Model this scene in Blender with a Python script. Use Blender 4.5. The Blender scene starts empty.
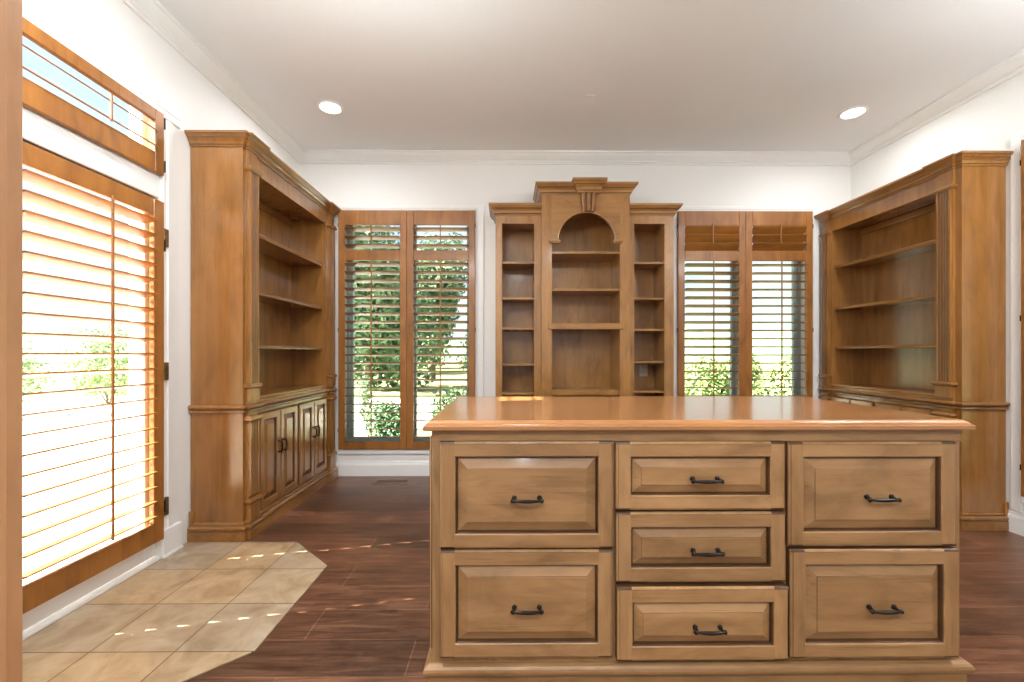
import bpy, bmesh, math, random
from mathutils import Vector, Matrix
random.seed(7)
S = bpy.context.scene
COL = S.collection
PI = math.pi

# ------------------------------------------------------------------ constants of the room
XL, XR, YB, YN, ZC = -1.955, 3.258, 4.155, 0.80, 3.03     # left / right / back wall, inner face of partition, ceiling

# ------------------------------------------------------------------ materials
def new_mat(name):
    m = bpy.data.materials.new(name); m.use_nodes = True
    nt = m.node_tree; b = nt.nodes['Principled BSDF']
    return m, nt, b

def N(nt, typ, **kw):
    n = nt.nodes.new(typ)
    for k, v in kw.items():
        if k.startswith('i_'):
            n.inputs[k[2:].replace('_', ' ')].default_value = v
        else:
            setattr(n, k, v)
    return n

def ramp(nt, stops):
    r = nt.nodes.new('ShaderNodeValToRGB')
    e = r.color_ramp.elements
    while len(e) < len(stops): e.new(0.5)
    for i, (p, c) in enumerate(stops):
        e[i].position = p; e[i].color = (*c, 1) if len(c) == 3 else c
    return r

def mixc(nt, fac, a, b, mode='MIX'):
    m = nt.nodes.new('ShaderNodeMix'); m.data_type = 'RGBA'; m.blend_type = mode
    for s, v in ((0, fac), (6, a), (7, b)):
        if hasattr(v, 'links') or isinstance(v, bpy.types.NodeSocket): nt.links.new(v, m.inputs[s])
        else: m.inputs[s].default_value = v if s == 0 else (*v, 1)
    return m.outputs[2]

def coords(nt, scale=(1, 1, 1), rnd=True):
    tc = N(nt, 'ShaderNodeTexCoord')
    out = tc.outputs['Object']
    if rnd:
        oi = N(nt, 'ShaderNodeObjectInfo')
        v = N(nt, 'ShaderNodeVectorMath', operation='SCALE'); v.inputs[0].default_value = (13.7, 9.1, 17.3)
        nt.links.new(oi.outputs['Random'], v.inputs['Scale'])
        a = N(nt, 'ShaderNodeVectorMath', operation='ADD')
        nt.links.new(out, a.inputs[0]); nt.links.new(v.outputs[0], a.inputs[1]); out = a.outputs[0]
    mp = N(nt, 'ShaderNodeMapping'); mp.inputs['Scale'].default_value = scale
    nt.links.new(out, mp.inputs['Vector'])
    return mp.outputs[0]

def wood(name, axis, dark, mid, light, rough=0.38, coat=0.15, grain=1.0, blotch=0.5, var=0.12, fig=1.0):
    m, nt, b = new_mat(name)
    L = nt.links
    sc = [22, 22, 22]; sc['xyz'.index(axis)] = 1.6
    v = coords(nt, sc)
    n1 = N(nt, 'ShaderNodeTexNoise', i_Scale=1.0, i_Detail=6.0, i_Roughness=0.62, i_Distortion=0.6); L.new(v, n1.inputs['Vector'])
    sc2 = [3.2, 3.2, 3.2]; sc2['xyz'.index(axis)] = 1.3
    v2 = coords(nt, sc2)
    n2 = N(nt, 'ShaderNodeTexNoise', i_Scale=1.0, i_Detail=3.0, i_Roughness=0.5, i_Distortion=0.8); L.new(v2, n2.inputs['Vector'])
    r1 = ramp(nt, [(0.28, dark), (0.5, mid), (0.74, light)]); L.new(n1.outputs['Fac'], r1.inputs[0])
    r2 = ramp(nt, [(0.3, tuple(0.72 * c for c in mid)), (0.68, light)]); L.new(n2.outputs['Fac'], r2.inputs[0])
    c = mixc(nt, blotch, r1.outputs[0], r2.outputs[0])
    sc3 = [7.0, 7.0, 7.0]; sc3['xyz'.index(axis)] = 2.6
    n3 = N(nt, 'ShaderNodeTexNoise', i_Scale=1.0, i_Detail=4.0, i_Roughness=0.6, i_Distortion=1.2); L.new(coords(nt, sc3), n3.inputs['Vector'])
    r3 = ramp(nt, [(0.30, (0.70, 0.68, 0.64)), (0.50, (1.0, 1.0, 1.0)), (0.72, (1.14, 1.15, 1.15))]); L.new(n3.outputs['Fac'], r3.inputs[0])
    c = mixc(nt, fig, c, r3.outputs[0], 'MULTIPLY')
    sc4 = [60, 60, 60]; sc4['xyz'.index(axis)] = 2.2
    n4 = N(nt, 'ShaderNodeTexNoise', i_Scale=1.0, i_Detail=5.0, i_Roughness=0.7); L.new(coords(nt, sc4), n4.inputs['Vector'])
    r4 = ramp(nt, [(0.30, (0.62, 0.60, 0.56)), (0.42, (1.0, 1.0, 1.0))]); L.new(n4.outputs['Fac'], r4.inputs[0])
    c = mixc(nt, 0.8 * fig, c, r4.outputs[0], 'MULTIPLY')
    oi = N(nt, 'ShaderNodeObjectInfo')
    mr = N(nt, 'ShaderNodeMapRange'); mr.inputs['To Min'].default_value = 1 - var; mr.inputs['To Max'].default_value = 1 + var
    L.new(oi.outputs['Random'], mr.inputs['Value'])
    hv = N(nt, 'ShaderNodeHueSaturation'); L.new(c, hv.inputs['Color']); L.new(mr.outputs[0], hv.inputs['Value'])
    L.new(hv.outputs[0], b.inputs['Base Color'])
    b.inputs['Roughness'].default_value = rough
    b.inputs['Coat Weight'].default_value = coat; b.inputs['Coat Roughness'].default_value = 0.12
    bp = N(nt, 'ShaderNodeBump', i_Strength=0.06 * grain, i_Distance=0.004); L.new(n1.outputs['Fac'], bp.inputs['Height'])
    L.new(bp.outputs[0], b.inputs['Normal'])
    return m

def plain(name, col, rough=0.5, metal=0.0, noise=0.0, nscale=8, bump=0.0):
    m, nt, b = new_mat(name)
    b.inputs['Roughness'].default_value = rough; b.inputs['Metallic'].default_value = metal
    v = coords(nt, (nscale,) * 3, rnd=False)
    n = N(nt, 'ShaderNodeTexNoise', i_Scale=1.0, i_Detail=4.0); nt.links.new(v, n.inputs['Vector'])
    r = ramp(nt, [(0.3, tuple(c * (1 - noise) for c in col)), (0.7, tuple(min(1, c * (1 + noise)) for c in col))])
    nt.links.new(n.outputs['Fac'], r.inputs[0]); nt.links.new(r.outputs[0], b.inputs['Base Color'])
    if bump:
        bp = N(nt, 'ShaderNodeBump', i_Strength=bump, i_Distance=0.002); nt.links.new(n.outputs['Fac'], bp.inputs['Height'])
        nt.links.new(bp.outputs[0], b.inputs['Normal'])
    return m

HD, HM, HL = (0.23, 0.118, 0.044), (0.355, 0.188, 0.073), (0.45, 0.262, 0.118)          # honey maple
W = {a: wood('honey_maple_' + a, a, HD, HM, HL, rough=0.45, coat=0.08) for a in 'xyz'}
TOPW = wood('desk_top_maple', 'x', (0.33, 0.13, 0.042), (0.42, 0.185, 0.066), (0.48, 0.225, 0.085), rough=0.20, coat=0.35, fig=0.4)
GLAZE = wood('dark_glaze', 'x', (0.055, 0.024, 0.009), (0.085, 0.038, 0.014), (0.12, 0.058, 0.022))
A = {a: wood('arch_maple_' + a, a, (0.21, 0.090, 0.023), (0.31, 0.142, 0.037), (0.385, 0.195, 0.060), rough=0.3, coat=0.3, var=0.05) for a in 'xyz'}
CD, CM, CL = (0.165, 0.068, 0.015), (0.272, 0.113, 0.025), (0.35, 0.160, 0.044)
C = {a: wood('bookcase_maple_' + a, a, CD, CM, CL, rough=0.26, coat=0.4, var=0.06, fig=0.55) for a in 'xyz'}
SD, SM, SL = (0.20, 0.070, 0.012), (0.29, 0.107, 0.018), (0.37, 0.150, 0.030)
SH = {a: wood('shutter_cedar_' + a, a, SD, SM, SL, rough=0.42, coat=0.08, var=0.05) for a in 'xyz'}
CASW = wood('doorway_maple', 'z', (0.34, 0.165, 0.075), (0.43, 0.22, 0.105), (0.50, 0.27, 0.135), rough=0.3, fig=0.4)
WALL = plain('warm_white_wall_paint', (0.80, 0.795, 0.775), 0.6, noise=0.01, nscale=60, bump=0.03)
CEIL = plain('ceiling_paint', (0.82, 0.835, 0.84), 0.7, noise=0.01, nscale=60, bump=0.03)
TRIM = plain('white_trim_paint', (0.80, 0.80, 0.785), 0.35, noise=0.01, nscale=20)
BLACK = plain('oil_rubbed_bronze', (0.018, 0.015, 0.013), 0.38, 0.7, noise=0.4, nscale=30)
BRASS = plain('aged_brass', (0.20, 0.14, 0.075), 0.42, 0.8, noise=0.3, nscale=60)
WFR = plain('sage_window_paint', (0.27, 0.36, 0.36), 0.4, noise=0.03)
RIM = plain('light_trim_white', (0.85, 0.85, 0.84), 0.4)
PLATE = plain('almond_plastic', (0.62, 0.56, 0.43), 0.4)
DARK = plain('hole_shade', (0.02, 0.015, 0.01), 0.8)  # dark colour for the shade inside slots and duct
REGW = plain('bronze_register', (0.22, 0.13, 0.08), 0.4, 0.3, noise=0.1)

def emis(name, col, s):
    m, nt, b = new_mat(name)
    b.inputs['Base Color'].default_value = (*col, 1); b.inputs['Emission Color'].default_value = (*col, 1); b.inputs['Emission Strength'].default_value = s
    return m
LAMP = emis('lamp_lens', (1, 0.97, 0.92), 12)
FILL_GLOBE = emis('fill_globe_glow', (0.92, 0.98, 1.0), 80)  # strong glow of the added pendants

def glass_mat():
    m, nt, b = new_mat('window_glass')
    for n in list(nt.nodes): nt.nodes.remove(n)
    o = N(nt, 'ShaderNodeOutputMaterial'); t = N(nt, 'ShaderNodeBsdfTransparent'); g = N(nt, 'ShaderNodeBsdfGlossy'); g.inputs['Roughness'].default_value = 0.02
    t.inputs['Color'].default_value = (0.93, 0.97, 0.96, 1)
    lw = N(nt, 'ShaderNodeLayerWeight', i_Blend=0.12); mx = N(nt, 'ShaderNodeMixShader')
    nt.links.new(lw.outputs['Fresnel'], mx.inputs[0]); nt.links.new(t.outputs[0], mx.inputs[1]); nt.links.new(g.outputs[0], mx.inputs[2]); nt.links.new(mx.outputs[0], o.inputs[0])
    return m
GLASS = glass_mat()

def plank_floor():
    m, nt, b = new_mat('plank_floor'); L = nt.links
    v = coords(nt, (1, 1, 1), rnd=False)
    mp = N(nt, 'ShaderNodeMapping'); mp.inputs['Location'].default_value = (0.37, -0.135, 0); L.new(v, mp.inputs[0])
    br = N(nt, 'ShaderNodeTexBrick', offset=0.37, offset_frequency=2, squash=1.0)
    br.inputs['Scale'].default_value = 1; br.inputs['Brick Width'].default_value = 1.22; br.inputs['Row Height'].default_value = 0.205
    br.inputs['Mortar Size'].default_value = 0.003; br.inputs['Mortar Smooth'].default_value = 0.3; br.inputs['Bias'].default_value = 0
    br.inputs['Color1'].default_value = (0.60, 0.60, 0.60, 1); br.inputs['Color2'].default_value = (1.15, 1.1, 1.1, 1); br.inputs['Mortar'].default_value = (1.35, 1.5, 1.6, 1)
    L.new(mp.outputs[0], br.inputs['Vector'])
    g = N(nt, 'ShaderNodeMapping'); g.inputs['Scale'].default_value = (3.5, 42, 1); L.new(v, g.inputs[0])
    n1 = N(nt, 'ShaderNodeTexNoise', i_Scale=1.0, i_Detail=8.0, i_Roughness=0.65, i_Distortion=1.0); L.new(g.outputs[0], n1.inputs['Vector'])
    n2 = N(nt, 'ShaderNodeTexNoise', i_Scale=2.6, i_Detail=3.0); L.new(v, n2.inputs['Vector'])
    r1 = ramp(nt, [(0.3, (0.06, 0.025, 0.013)), (0.5, (0.14, 0.062, 0.031)), (0.72, (0.25, 0.132, 0.076))]); L.new(n1.outputs['Fac'], r1.inputs[0])
    r2 = ramp(nt, [(0.32, (0.62, 0.6, 0.6)), (0.7, (1.25, 1.2, 1.2))]); L.new(n2.outputs['Fac'], r2.inputs[0])
    c = mixc(nt, 1.0, r1.outputs[0], br.outputs['Color'], 'MULTIPLY')
    c = mixc(nt, 0.8, c, r2.outputs[0], 'MULTIPLY')
    L.new(c, b.inputs['Base Color'])
    rr = N(nt, 'ShaderNodeMapRange'); rr.inputs['To Min'].default_value = 0.24; rr.inputs['To Max'].default_value = 0.44; L.new(n1.outputs['Fac'], rr.inputs[0]); L.new(rr.outputs[0], b.inputs['Roughness'])
    mul = N(nt, 'ShaderNodeMath', operation='MULTIPLY_ADD'); mul.inputs[1].default_value = -0.6; L.new(br.outputs['Fac'], mul.inputs[0]); L.new(n1.outputs['Fac'], mul.inputs[2])
    bp = N(nt, 'ShaderNodeBump', i_Strength=0.22, i_Distance=0.004); L.new(mul.outputs[0], bp.inputs['Height']); L.new(bp.outputs[0], b.inputs['Normal'])
    return m
FLOOR = plank_floor()

def tile_mat():
    m, nt, b = new_mat('travertine_tile'); L = nt.links
    v = coords(nt, (1, 1, 1), rnd=False)
    mp = N(nt, 'ShaderNodeMapping'); mp.inputs['Location'].default_value = (1.93 + 0.001, -1.70 + 0.65, 0); L.new(v, mp.inputs[0])
    br = N(nt, 'ShaderNodeTexBrick', offset=0.0, squash=1.0)
    br.inputs['Scale'].default_value = 1; br.inputs['Brick Width'].default_value = 0.325; br.inputs['Row Height'].default_value = 0.325
    br.inputs['Mortar Size'].default_value = 0.003; br.inputs['Mortar Smooth'].default_value = 0.2
    br.inputs['Color1'].default_value = (1.08, 0.97, 0.80, 1); br.inputs['Color2'].default_value = (0.92, 0.93, 0.95, 1); br.inputs['Mortar'].default_value = (0.30, 0.26, 0.20, 1)
    L.new(mp.outputs[0], br.inputs['Vector'])
    n = N(nt, 'ShaderNodeTexNoise', i_Scale=7.0, i_Detail=8.0, i_Roughness=0.62, i_Distortion=0.8); L.new(v, n.inputs['Vector'])
    r = ramp(nt, [(0.28, (0.27, 0.19, 0.11)), (0.48, (0.40, 0.31, 0.205)), (0.7, (0.50, 0.42, 0.31))]); L.new(n.outputs['Fac'], r.inputs[0])
    c = mixc(nt, 1.0, r.outputs[0], br.outputs['Color'], 'MULTIPLY'); L.new(c, b.inputs['Base Color'])
    b.inputs['Roughness'].default_value = 0.34
    ml = N(nt, 'ShaderNodeMath', operation='MULTIPLY_ADD'); ml.inputs[1].default_value = -1.5; L.new(br.outputs['Fac'], ml.inputs[0]); L.new(n.outputs['Fac'], ml.inputs[2])
    bp = N(nt, 'ShaderNodeBump', i_Strength=0.12, i_Distance=0.003); L.new(ml.outputs[0], bp.inputs['Height']); L.new(bp.outputs[0], b.inputs['Normal'])
    return m
TILE = tile_mat()

def leaf_mat(name, a, b_):
    m, nt, b = new_mat(name); L = nt.links
    v = coords(nt, (1, 1, 1))
    n = N(nt, 'ShaderNodeTexNoise', i_Scale=3.0, i_Detail=5.0); L.new(v, n.inputs['Vector'])
    r = ramp(nt, [(0.32, a), (0.68, b_)]); L.new(n.outputs['Fac'], r.inputs[0]); L.new(r.outputs[0], b.inputs['Base Color'])
    b.inputs['Roughness'].default_value = 0.55
    return m
LEAF = leaf_mat('leaf_green', (0.05, 0.11, 0.045), (0.15, 0.24, 0.11))
LEAF2 = leaf_mat('leaf_bright', (0.12, 0.20, 0.05), (0.32, 0.40, 0.16))
LEAF3 = leaf_mat('leaf_far', (0.05, 0.10, 0.06), (0.12, 0.18, 0.10))
BARK = plain('bark', (0.12, 0.08, 0.05), 0.9, noise=0.4)
LAWN = plain('dry_lawn', (0.19, 0.20, 0.085), 0.9, noise=0.35, nscale=0.6)
CONC = plain('sunny_concrete', (0.70, 0.67, 0.60), 0.85, noise=0.06, nscale=2)
HILL = plain('far_hill', (0.14, 0.20, 0.12), 0.9, noise=0.2, nscale=0.08)

# ------------------------------------------------------------------ mesh builder
class MB:
    def __init__(self): self.bm = bmesh.new()
    def box(self, x0, x1, y0, y1, z0, z1, bev=0.0, seg=1):
        b = self.bm
        vs = [b.verts.new(p) for p in ((x0, y0, z0), (x1, y0, z0), (x1, y1, z0), (x0, y1, z0), (x0, y0, z1), (x1, y0, z1), (x1, y1, z1), (x0, y1, z1))]
        fs = [b.faces.new([vs[i] for i in q]) for q in ((0, 3, 2, 1), (4, 5, 6, 7), (0, 1, 5, 4), (1, 2, 6, 5), (2, 3, 7, 6), (3, 0, 4, 7))]
        if bev:
            es = list({e for f in fs for e in f.edges})
            bmesh.ops.bevel(b, geom=es, offset=bev, segments=seg, profile=0.5, affect='EDGES')
        return self
    def quad(self, pts, mi=0):
        f = self.bm.faces.new([self.bm.verts.new(p) for p in pts]); f.material_index = mi
        return self
    def loops(self, rings, close=True, cap0=True, cap1=True, mi=None, mj=None):
        """rings: lists of 3-D points joined ring to ring"""
        b = self.bm
        R = [[b.verts.new(p) for p in r] for r in rings]
        n = len(R[0])
        for i in range(len(R) - 1):
            for j in range(n if close else n - 1):
                k = (j + 1) % n
                fc = b.faces.new((R[i][j], R[i][k], R[i + 1][k], R[i + 1][j]))
                if mi: fc.material_index = mi[i]
                if mj and j in mj: fc.material_index = 1
        if cap0: b.faces.new(R[0][::-1])
        if cap1: b.faces.new(R[-1])
        return self
    def prism(self, pts, d0, d1, f, mj=None):
        """2-D outline pts, extruded from d0 to d1; f(a, b, d) -> xyz"""
        return self.loops([[f(a, b_, d0) for a, b_ in pts], [f(a, b_, d1) for a, b_ in pts]], mj=mj)
    def sweep(self, path, prof, f=lambda a, b, z: (a, b, z), side=1, mj=None):
        """profile [(out, z)] (closed) along the 2-D path with mitred corners, 'out' to the right (side=1) of the path"""
        P = [Vector(p) for p in path]; rings = []
        for i, p in enumerate(P):
            d = []
            if i > 0: d.append((p - P[i - 1]).normalized())
            if i < len(P) - 1: d.append((P[i + 1] - p).normalized())
            ns = [Vector((q.y, -q.x)) * side for q in d]
            if len(ns) == 2:
                m = (ns[0] + ns[1]); m = m / max(0.2, (1 + ns[0].dot(ns[1])))
            else: m = ns[0]
            rings.append([f(p.x + m.x * o, p.y + m.y * o, z) for o, z in prof])
        return self.loops(rings, mj=mj)
    def tube(self, pts, r, n=10):
        P = [Vector(p) for p in pts]; rr = r if isinstance(r, (list, tuple)) else [r] * len(P); rings = []
        t0 = (P[1] - P[0]).normalized(); up = Vector((0, 0, 1)) if abs(t0.z) < 0.9 else Vector((1, 0, 0))
        for i, p in enumerate(P):
            t = (P[min(i + 1, len(P) - 1)] - P[max(i - 1, 0)]).normalized()
            a = t.cross(up).normalized(); c = a.cross(t)
            rings.append([p + (a * math.cos(2 * PI * k / n) + c * math.sin(2 * PI * k / n)) * rr[i] for k in range(n)])
        return self.loops(rings)
    def lathe(self, prof, o, n=32, cap0=True, cap1=True):
        return self.loops([[(o[0] + r * math.cos(2 * PI * k / n), o[1] + r * math.sin(2 * PI * k / n), o[2] + z) for k in range(n)] for r, z in prof], cap0=cap0, cap1=cap1)
    def build(self, name, mat, parent=None, smooth=False, f=None, origin=None):
        b = self.bm
        if f:
            for v in b.verts: v.co = Vector(f(*v.co))
        o3 = Vector(origin) if origin is not None else (Vector(parent['_o']) if parent is not None and '_o' in parent else Vector((0, 0, 0)))
        for v in b.verts: v.co -= o3
        bmesh.ops.recalc_face_normals(b, faces=b.faces[:])
        me = bpy.data.meshes.new(name); b.to_mesh(me); b.free()
        for q in (mat if isinstance(mat, (list, tuple)) else [mat]): me.materials.append(q)
        if smooth:
            for p in me.polygons: p.use_smooth = True
            try: me.set_sharp_from_angle(angle=math.radians(35))
            except Exception: pass
        o = bpy.data.objects.new(name, me); COL.objects.link(o)
        if parent is not None:
            o.parent = parent
            if '_o' in parent: o['_o'] = parent['_o']
        else:
            o.location = o3
        return o

def thing(name, label, cat, loc, group=None):
    o = bpy.data.objects.new(name, None); COL.objects.link(o)
    o.empty_display_size = 0.1
    o.location = loc; o['label'] = label; o['category'] = cat; o['_o'] = tuple(loc)
    if group: o['group'] = group
    return o
def tag(o, label, cat, group=None):
    o['label'] = label; o['category'] = cat
    if group: o['group'] = group
    return o
def struct(o, label=None, cat=None):
    o['kind'] = 'structure'
    if label: o['label'] = label
    if cat: o['category'] = cat
    return o

# ------------------------------------------------------------------ room shell
WT = 0.16
def wall_with_holes(name, along, a0, a1, holes, t0, t1, z1=ZC):
    """a wall slab from a0..a1 along axis with rectangular holes (b0,b1,z0,z1)"""
    mb = MB()
    xs = sorted({a0, a1, *[h[0] for h in holes], *[h[1] for h in holes]})
    zs = sorted({0.0, z1, *[h[2] for h in holes], *[h[3] for h in holes]})
    def inside(a, z): return any(h[0] < a < h[1] and h[2] < z < h[3] for h in holes)
    for i in range(len(xs) - 1):
        run = None
        for j in range(len(zs) - 1):
            hole = inside((xs[i] + xs[i + 1]) / 2, (zs[j] + zs[j + 1]) / 2)
            if not hole:
                if run is None: run = [zs[j], zs[j + 1]]
                else: run[1] = zs[j + 1]
            if (hole or j == len(zs) - 2) and run:
                if along == 'x': mb.box(xs[i], xs[i + 1], t0, t1, run[0], run[1])
                else: mb.box(t0, t1, xs[i], xs[i + 1], run[0], run[1])
                run = None
    bmesh.ops.remove_doubles(mb.bm, verts=mb.bm.verts[:], dist=1e-5)
    return struct(mb.build(name, WALL))

WZ0, WZ1 = 0.255, 2.488                     # shutters of the windows
WA = (-1.585, -0.310)                       # left window on the back wall
WB = (1.595, 2.865)                         # right window on the back wall
WC = (1.465, 2.735)                           # window on the right wall (along y)
DY0, DY1 = 1.640, 2.47                      # door on the left wall (along y)
IN = 0.03
YF = -3.2
wall_with_holes('wall_back', 'x', XL - WT, XR + WT, [(WA[0] + IN, WA[1] - IN, WZ0 + IN, WZ1 - IN), (WB[0] + IN, WB[1] - IN, WZ0 + IN, WZ1 - IN)], YB, YB + WT)
wall_with_holes('wall_left', 'y', YF, YB, [(DY0, DY1, 0.0, 2.015), (DY0, DY1, 2.165, 2.54)], XL - WT, XL)
wall_with_holes('wall_right', 'y', YF, YB, [(WC[0] + IN, WC[1] - IN, WZ0 + IN, WZ1 - IN)], XR, XR + WT)
JL, JR, JH = -0.886, 2.95, 2.93
wall_with_holes('wall_front', 'x', XL, XR, [(JL - 0.02, JR + 0.02, 0.0, JH + 0.02)], YN - 0.14, YN)
wall_with_holes('wall_hall', 'x', XL - WT, XR + WT, [], YF - WT, YF)
struct(MB().box(XL - WT, XR + WT, YF - WT, YB + WT, -0.2, 0.0).build('floor', FLOOR))
struct(MB().box(XL - WT - 0.35, XR + WT + 0.35, YF - WT, YB + WT + 0.1, ZC, ZC + 0.2).build('ceiling', CEIL))

# wooden lining of the doorway the camera looks through
mb = MB()
mb.box(JL - 0.02, JL, YN - 0.16, YN + 0.012, 0, JH + 0.02, 0.002)
mb.box(JR, JR + 0.02, YN - 0.16, YN + 0.012, 0, JH + 0.02, 0.002)
mb.box(JL, JR, YN - 0.16, YN + 0.012, JH, JH + 0.02, 0.002)
mb.box(JL, JL + 0.012, YN - 0.075, YN - 0.024, 0, JH, 0.002)
mb.box(JR - 0.012, JR, YN - 0.075, YN - 0.024, 0, JH, 0.002)
for x0, x1 in ((JL - 0.12, JL - 0.04), (JR + 0.04, JR + 0.12)):
    mb.box(x0, x1, YN, YN + 0.018, 0, JH, 0.004)
struct(mb.build('trim_1', CASW), 'wooden lining of the doorway at the left edge of the photo')

# crown moulding of the room, one piece per wall
CRP = [(0, ZC), (0.085, ZC), (0.085, ZC - 0.012), (0.07, ZC - 0.016), (0.06, ZC - 0.034), (0.035, ZC - 0.058), (0.024, ZC - 0.066), (0.024, ZC - 0.076), (0.014, ZC - 0.082), (0.012, ZC - 0.095), (0, ZC - 0.097)]
def mitred(name, a, b, prof, mat=TRIM, m0=1, m1=1, f=None):
    """straight moulding from a to b with 45 degree cut ends; room on the right of a->b"""
    a, b = Vector(a), Vector(b); d = (b - a).normalized(); n = Vector((d.y, -d.x))
    mb = MB()
    mb.loops([[(a.x + n.x * o + d.x * o * m0, a.y + n.y * o + d.y * o * m0, z) for o, z in prof], [(b.x + n.x * o - d.x * o * m1, b.y + n.y * o - d.y * o * m1, z) for o, z in prof]])
    return struct(mb.build(name, mat))
mitred('trim_2', (XL, YN), (XL, YB), CRP)
mitred('trim_3', (XL, YB), (XR, YB), CRP)
mitred('trim_4', (XR, YB), (XR, YN), CRP)
mitred('trim_5', (XR, YN), (XL, YN), CRP)
BP = [(0, 0), (0.018, 0), (0.018, 0.10), (0.015, 0.112), (0.011, 0.118), (0.011, 0.128), (0.004, 0.14), (0, 0.142)]
LY0, RY0 = 2.72, 2.85                        # near ends of the two side bookcases
mitred('baseboard_back', (XL + 0.33, YB), (-0.137, YB), BP, m0=0, m1=0)
mitred('baseboard_back', (1.480, YB), (XR - 0.33, YB), BP, m0=0, m1=0)
mitred('baseboard_right', (XR, RY0 - 0.004), (XR, YN), BP, m0=0)
mitred('baseboard_left', (XL, YN), (XL, DY0 - 0.14), BP, m1=0)
mitred('baseboard_front', (JL - 0.11, YN), (XL, YN), BP, m0=0)

# door casing on the left wall (white, stepped profile): two legs with plinth blocks, head, mullion rail
CP = [(-0.062, 0), (-0.062, 0.022), (-0.05, 0.026), (-0.046, 0.018), (-0.018, 0.016), (-0.01, 0.022), (0.03, 0.018), (0.038, 0.012), (0.075, 0.01), (0.08, 0)]
mb = MB()
def leg(yc, z0, z1): mb.loops([[(XL + h, yc + o, z0) for o, h in CP], [(XL + h, yc + o, z1) for o, h in CP]])
leg(DY1 + 0.062, 0.0, 2.475)
mb.loops([[(XL + h, DY0 - 0.062 - o, 0.0) for o, h in CP], [(XL + h, DY0 - 0.062 - o, 2.475) for o, h in CP]])
mb.loops([[(XL + h, DY0 - 0.142, 2.537 + o) for o, h in CP], [(XL + h, DY1 + 0.142, 2.537 + o) for o, h in CP]])
mb.box(XL, XL + 0.03, DY1 + 0.002, DY1 + 0.145, 0, 0.16, 0.004); mb.box(XL, XL + 0.03, DY0 - 0.135, DY0 - 0.002, 0, 0.16, 0.004)
mb.box(XL, XL + 0.036, DY1 + 0.002, DY1 + 0.15, 0, 0.02, 0.004)
mb.box(XL - 0.10, XL + 0.012, DY0, DY1, 2.015, 2.165, 0.004)
struct(mb.build('trim_6', TRIM))

# back and right windows: thin white casing around each shutter
def casing(name, a0, a1, f):
    mb = MB()
    def bx(p0, p1, h0, h1, z0, z1, b=0.0):
        m2 = MB().box(p0, p1, h0, h1, z0, z1, b)
        for v in m2.bm.verts: v.co = Vector(f(*v.co))
        me = bpy.data.meshes.new('t'); m2.bm.to_mesh(me); mb.bm.from_mesh(me); bpy.data.meshes.remove(me); m2.bm.free()
    c = 0.05
    bx(a0 - 0.02, a0 + IN + 0.0, 0, 0.012, WZ0 - 0.005, WZ1 + 0.02, 0.002); bx(a1 - IN, a1 + 0.02, 0, 0.012, WZ0 - 0.005, WZ1 + 0.02, 0.002)
    bx(a0 + IN, a1 - IN, 0, 0.012, WZ1 - IN, WZ1 + 0.02, 0.002)
    bx(a0 - c - 0.03, a0 - 0.02, 0, 0.016, 0.142, WZ1 + 0.055, 0.004); bx(a1 + 0.02, a1 + c + 0.03, 0, 0.016, 0.142, WZ1 + 0.055, 0.004)
    bx(a0 - 0.02, a1 + 0.02, 0, 0.016, WZ1 + 0.02, WZ1 + 0.055, 0.004)
    bx(a0 - 0.02, a1 + 0.02, 0, 0.02, WZ0 - 0.05, WZ0 - 0.005, 0.004)
    return struct(mb.build(name, TRIM))
fB = lambda p, h, z: (p, YB - h, z)
fR = lambda p, h, z: (XR - h, p, z)
casing('trim_7', *WA, fB); casing('trim_8', *WB, fB); casing('trim_9', *WC, fR)

# ------------------------------------------------------------------ windows behind the shutters
def window(name, a0, a1, f):
    """two sashes with a mullion, set deep in the wall; h is distance out of the room"""
    mb = MB()
    e = 0.028
    A0, A1, Z0, Z1 = a0 + IN, a1 - IN, WZ0 + IN, WZ1 - IN
    am = (a0 + a1) / 2
    h0, h1 = 0.085, 0.15
    mb.box(A0, A0 + e, h0, h1, Z0, Z1); mb.box(A1 - e, A1, h0, h1, Z0, Z1)
    mb.box(A0 + e, A1 - e, h0, h1, Z0, Z0 + e); mb.box(A0 + e, A1 - e, h0, h1, Z1 - e, Z1)
    mb.box(am - 0.03, am + 0.03, h0 - 0.02, h1, Z0 + e, Z1 - e)
    for s0, s1 in ((A0 + e, am - 0.03), (am + 0.03, A1 - e)):
        w = 0.032
        mb.box(s0, s0 + w, h0 + 0.012, h1 - 0.012, Z0 + e, Z1 - e, 0.003); mb.box(s1 - w, s1, h0 + 0.012, h1 - 0.012, Z0 + e, Z1 - e, 0.003)
        mb.box(s0 + w, s1 - w, h0 + 0.012, h1 - 0.012, Z0 + e, Z0 + e + w, 0.003); mb.box(s0 + w, s1 - w, h0 + 0.012, h1 - 0.012, Z1 - e - w, Z1 - e, 0.003)
        
    fr = struct(mb.build(name, WFR, f=f))
    for s0, s1 in ((A0 + e, am - 0.03), (am + 0.03, A1 - e)):
        MB().box(s0 + 0.03, s1 - 0.03, 0.116, 0.120, Z0 + e + 0.03, Z1 - e - 0.03).build('glass_pane', GLASS, fr, f=f)
    return fr
oB = lambda p, h, z: (p, YB + h, z)
oR = lambda p, h, z: (XR + h, p, z)
oL = lambda p, h, z: (XL - h, p, z)
window('window_1', *WA, oB); window('window_2', *WB, oB); window('window_3', *WC, oR)
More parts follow.
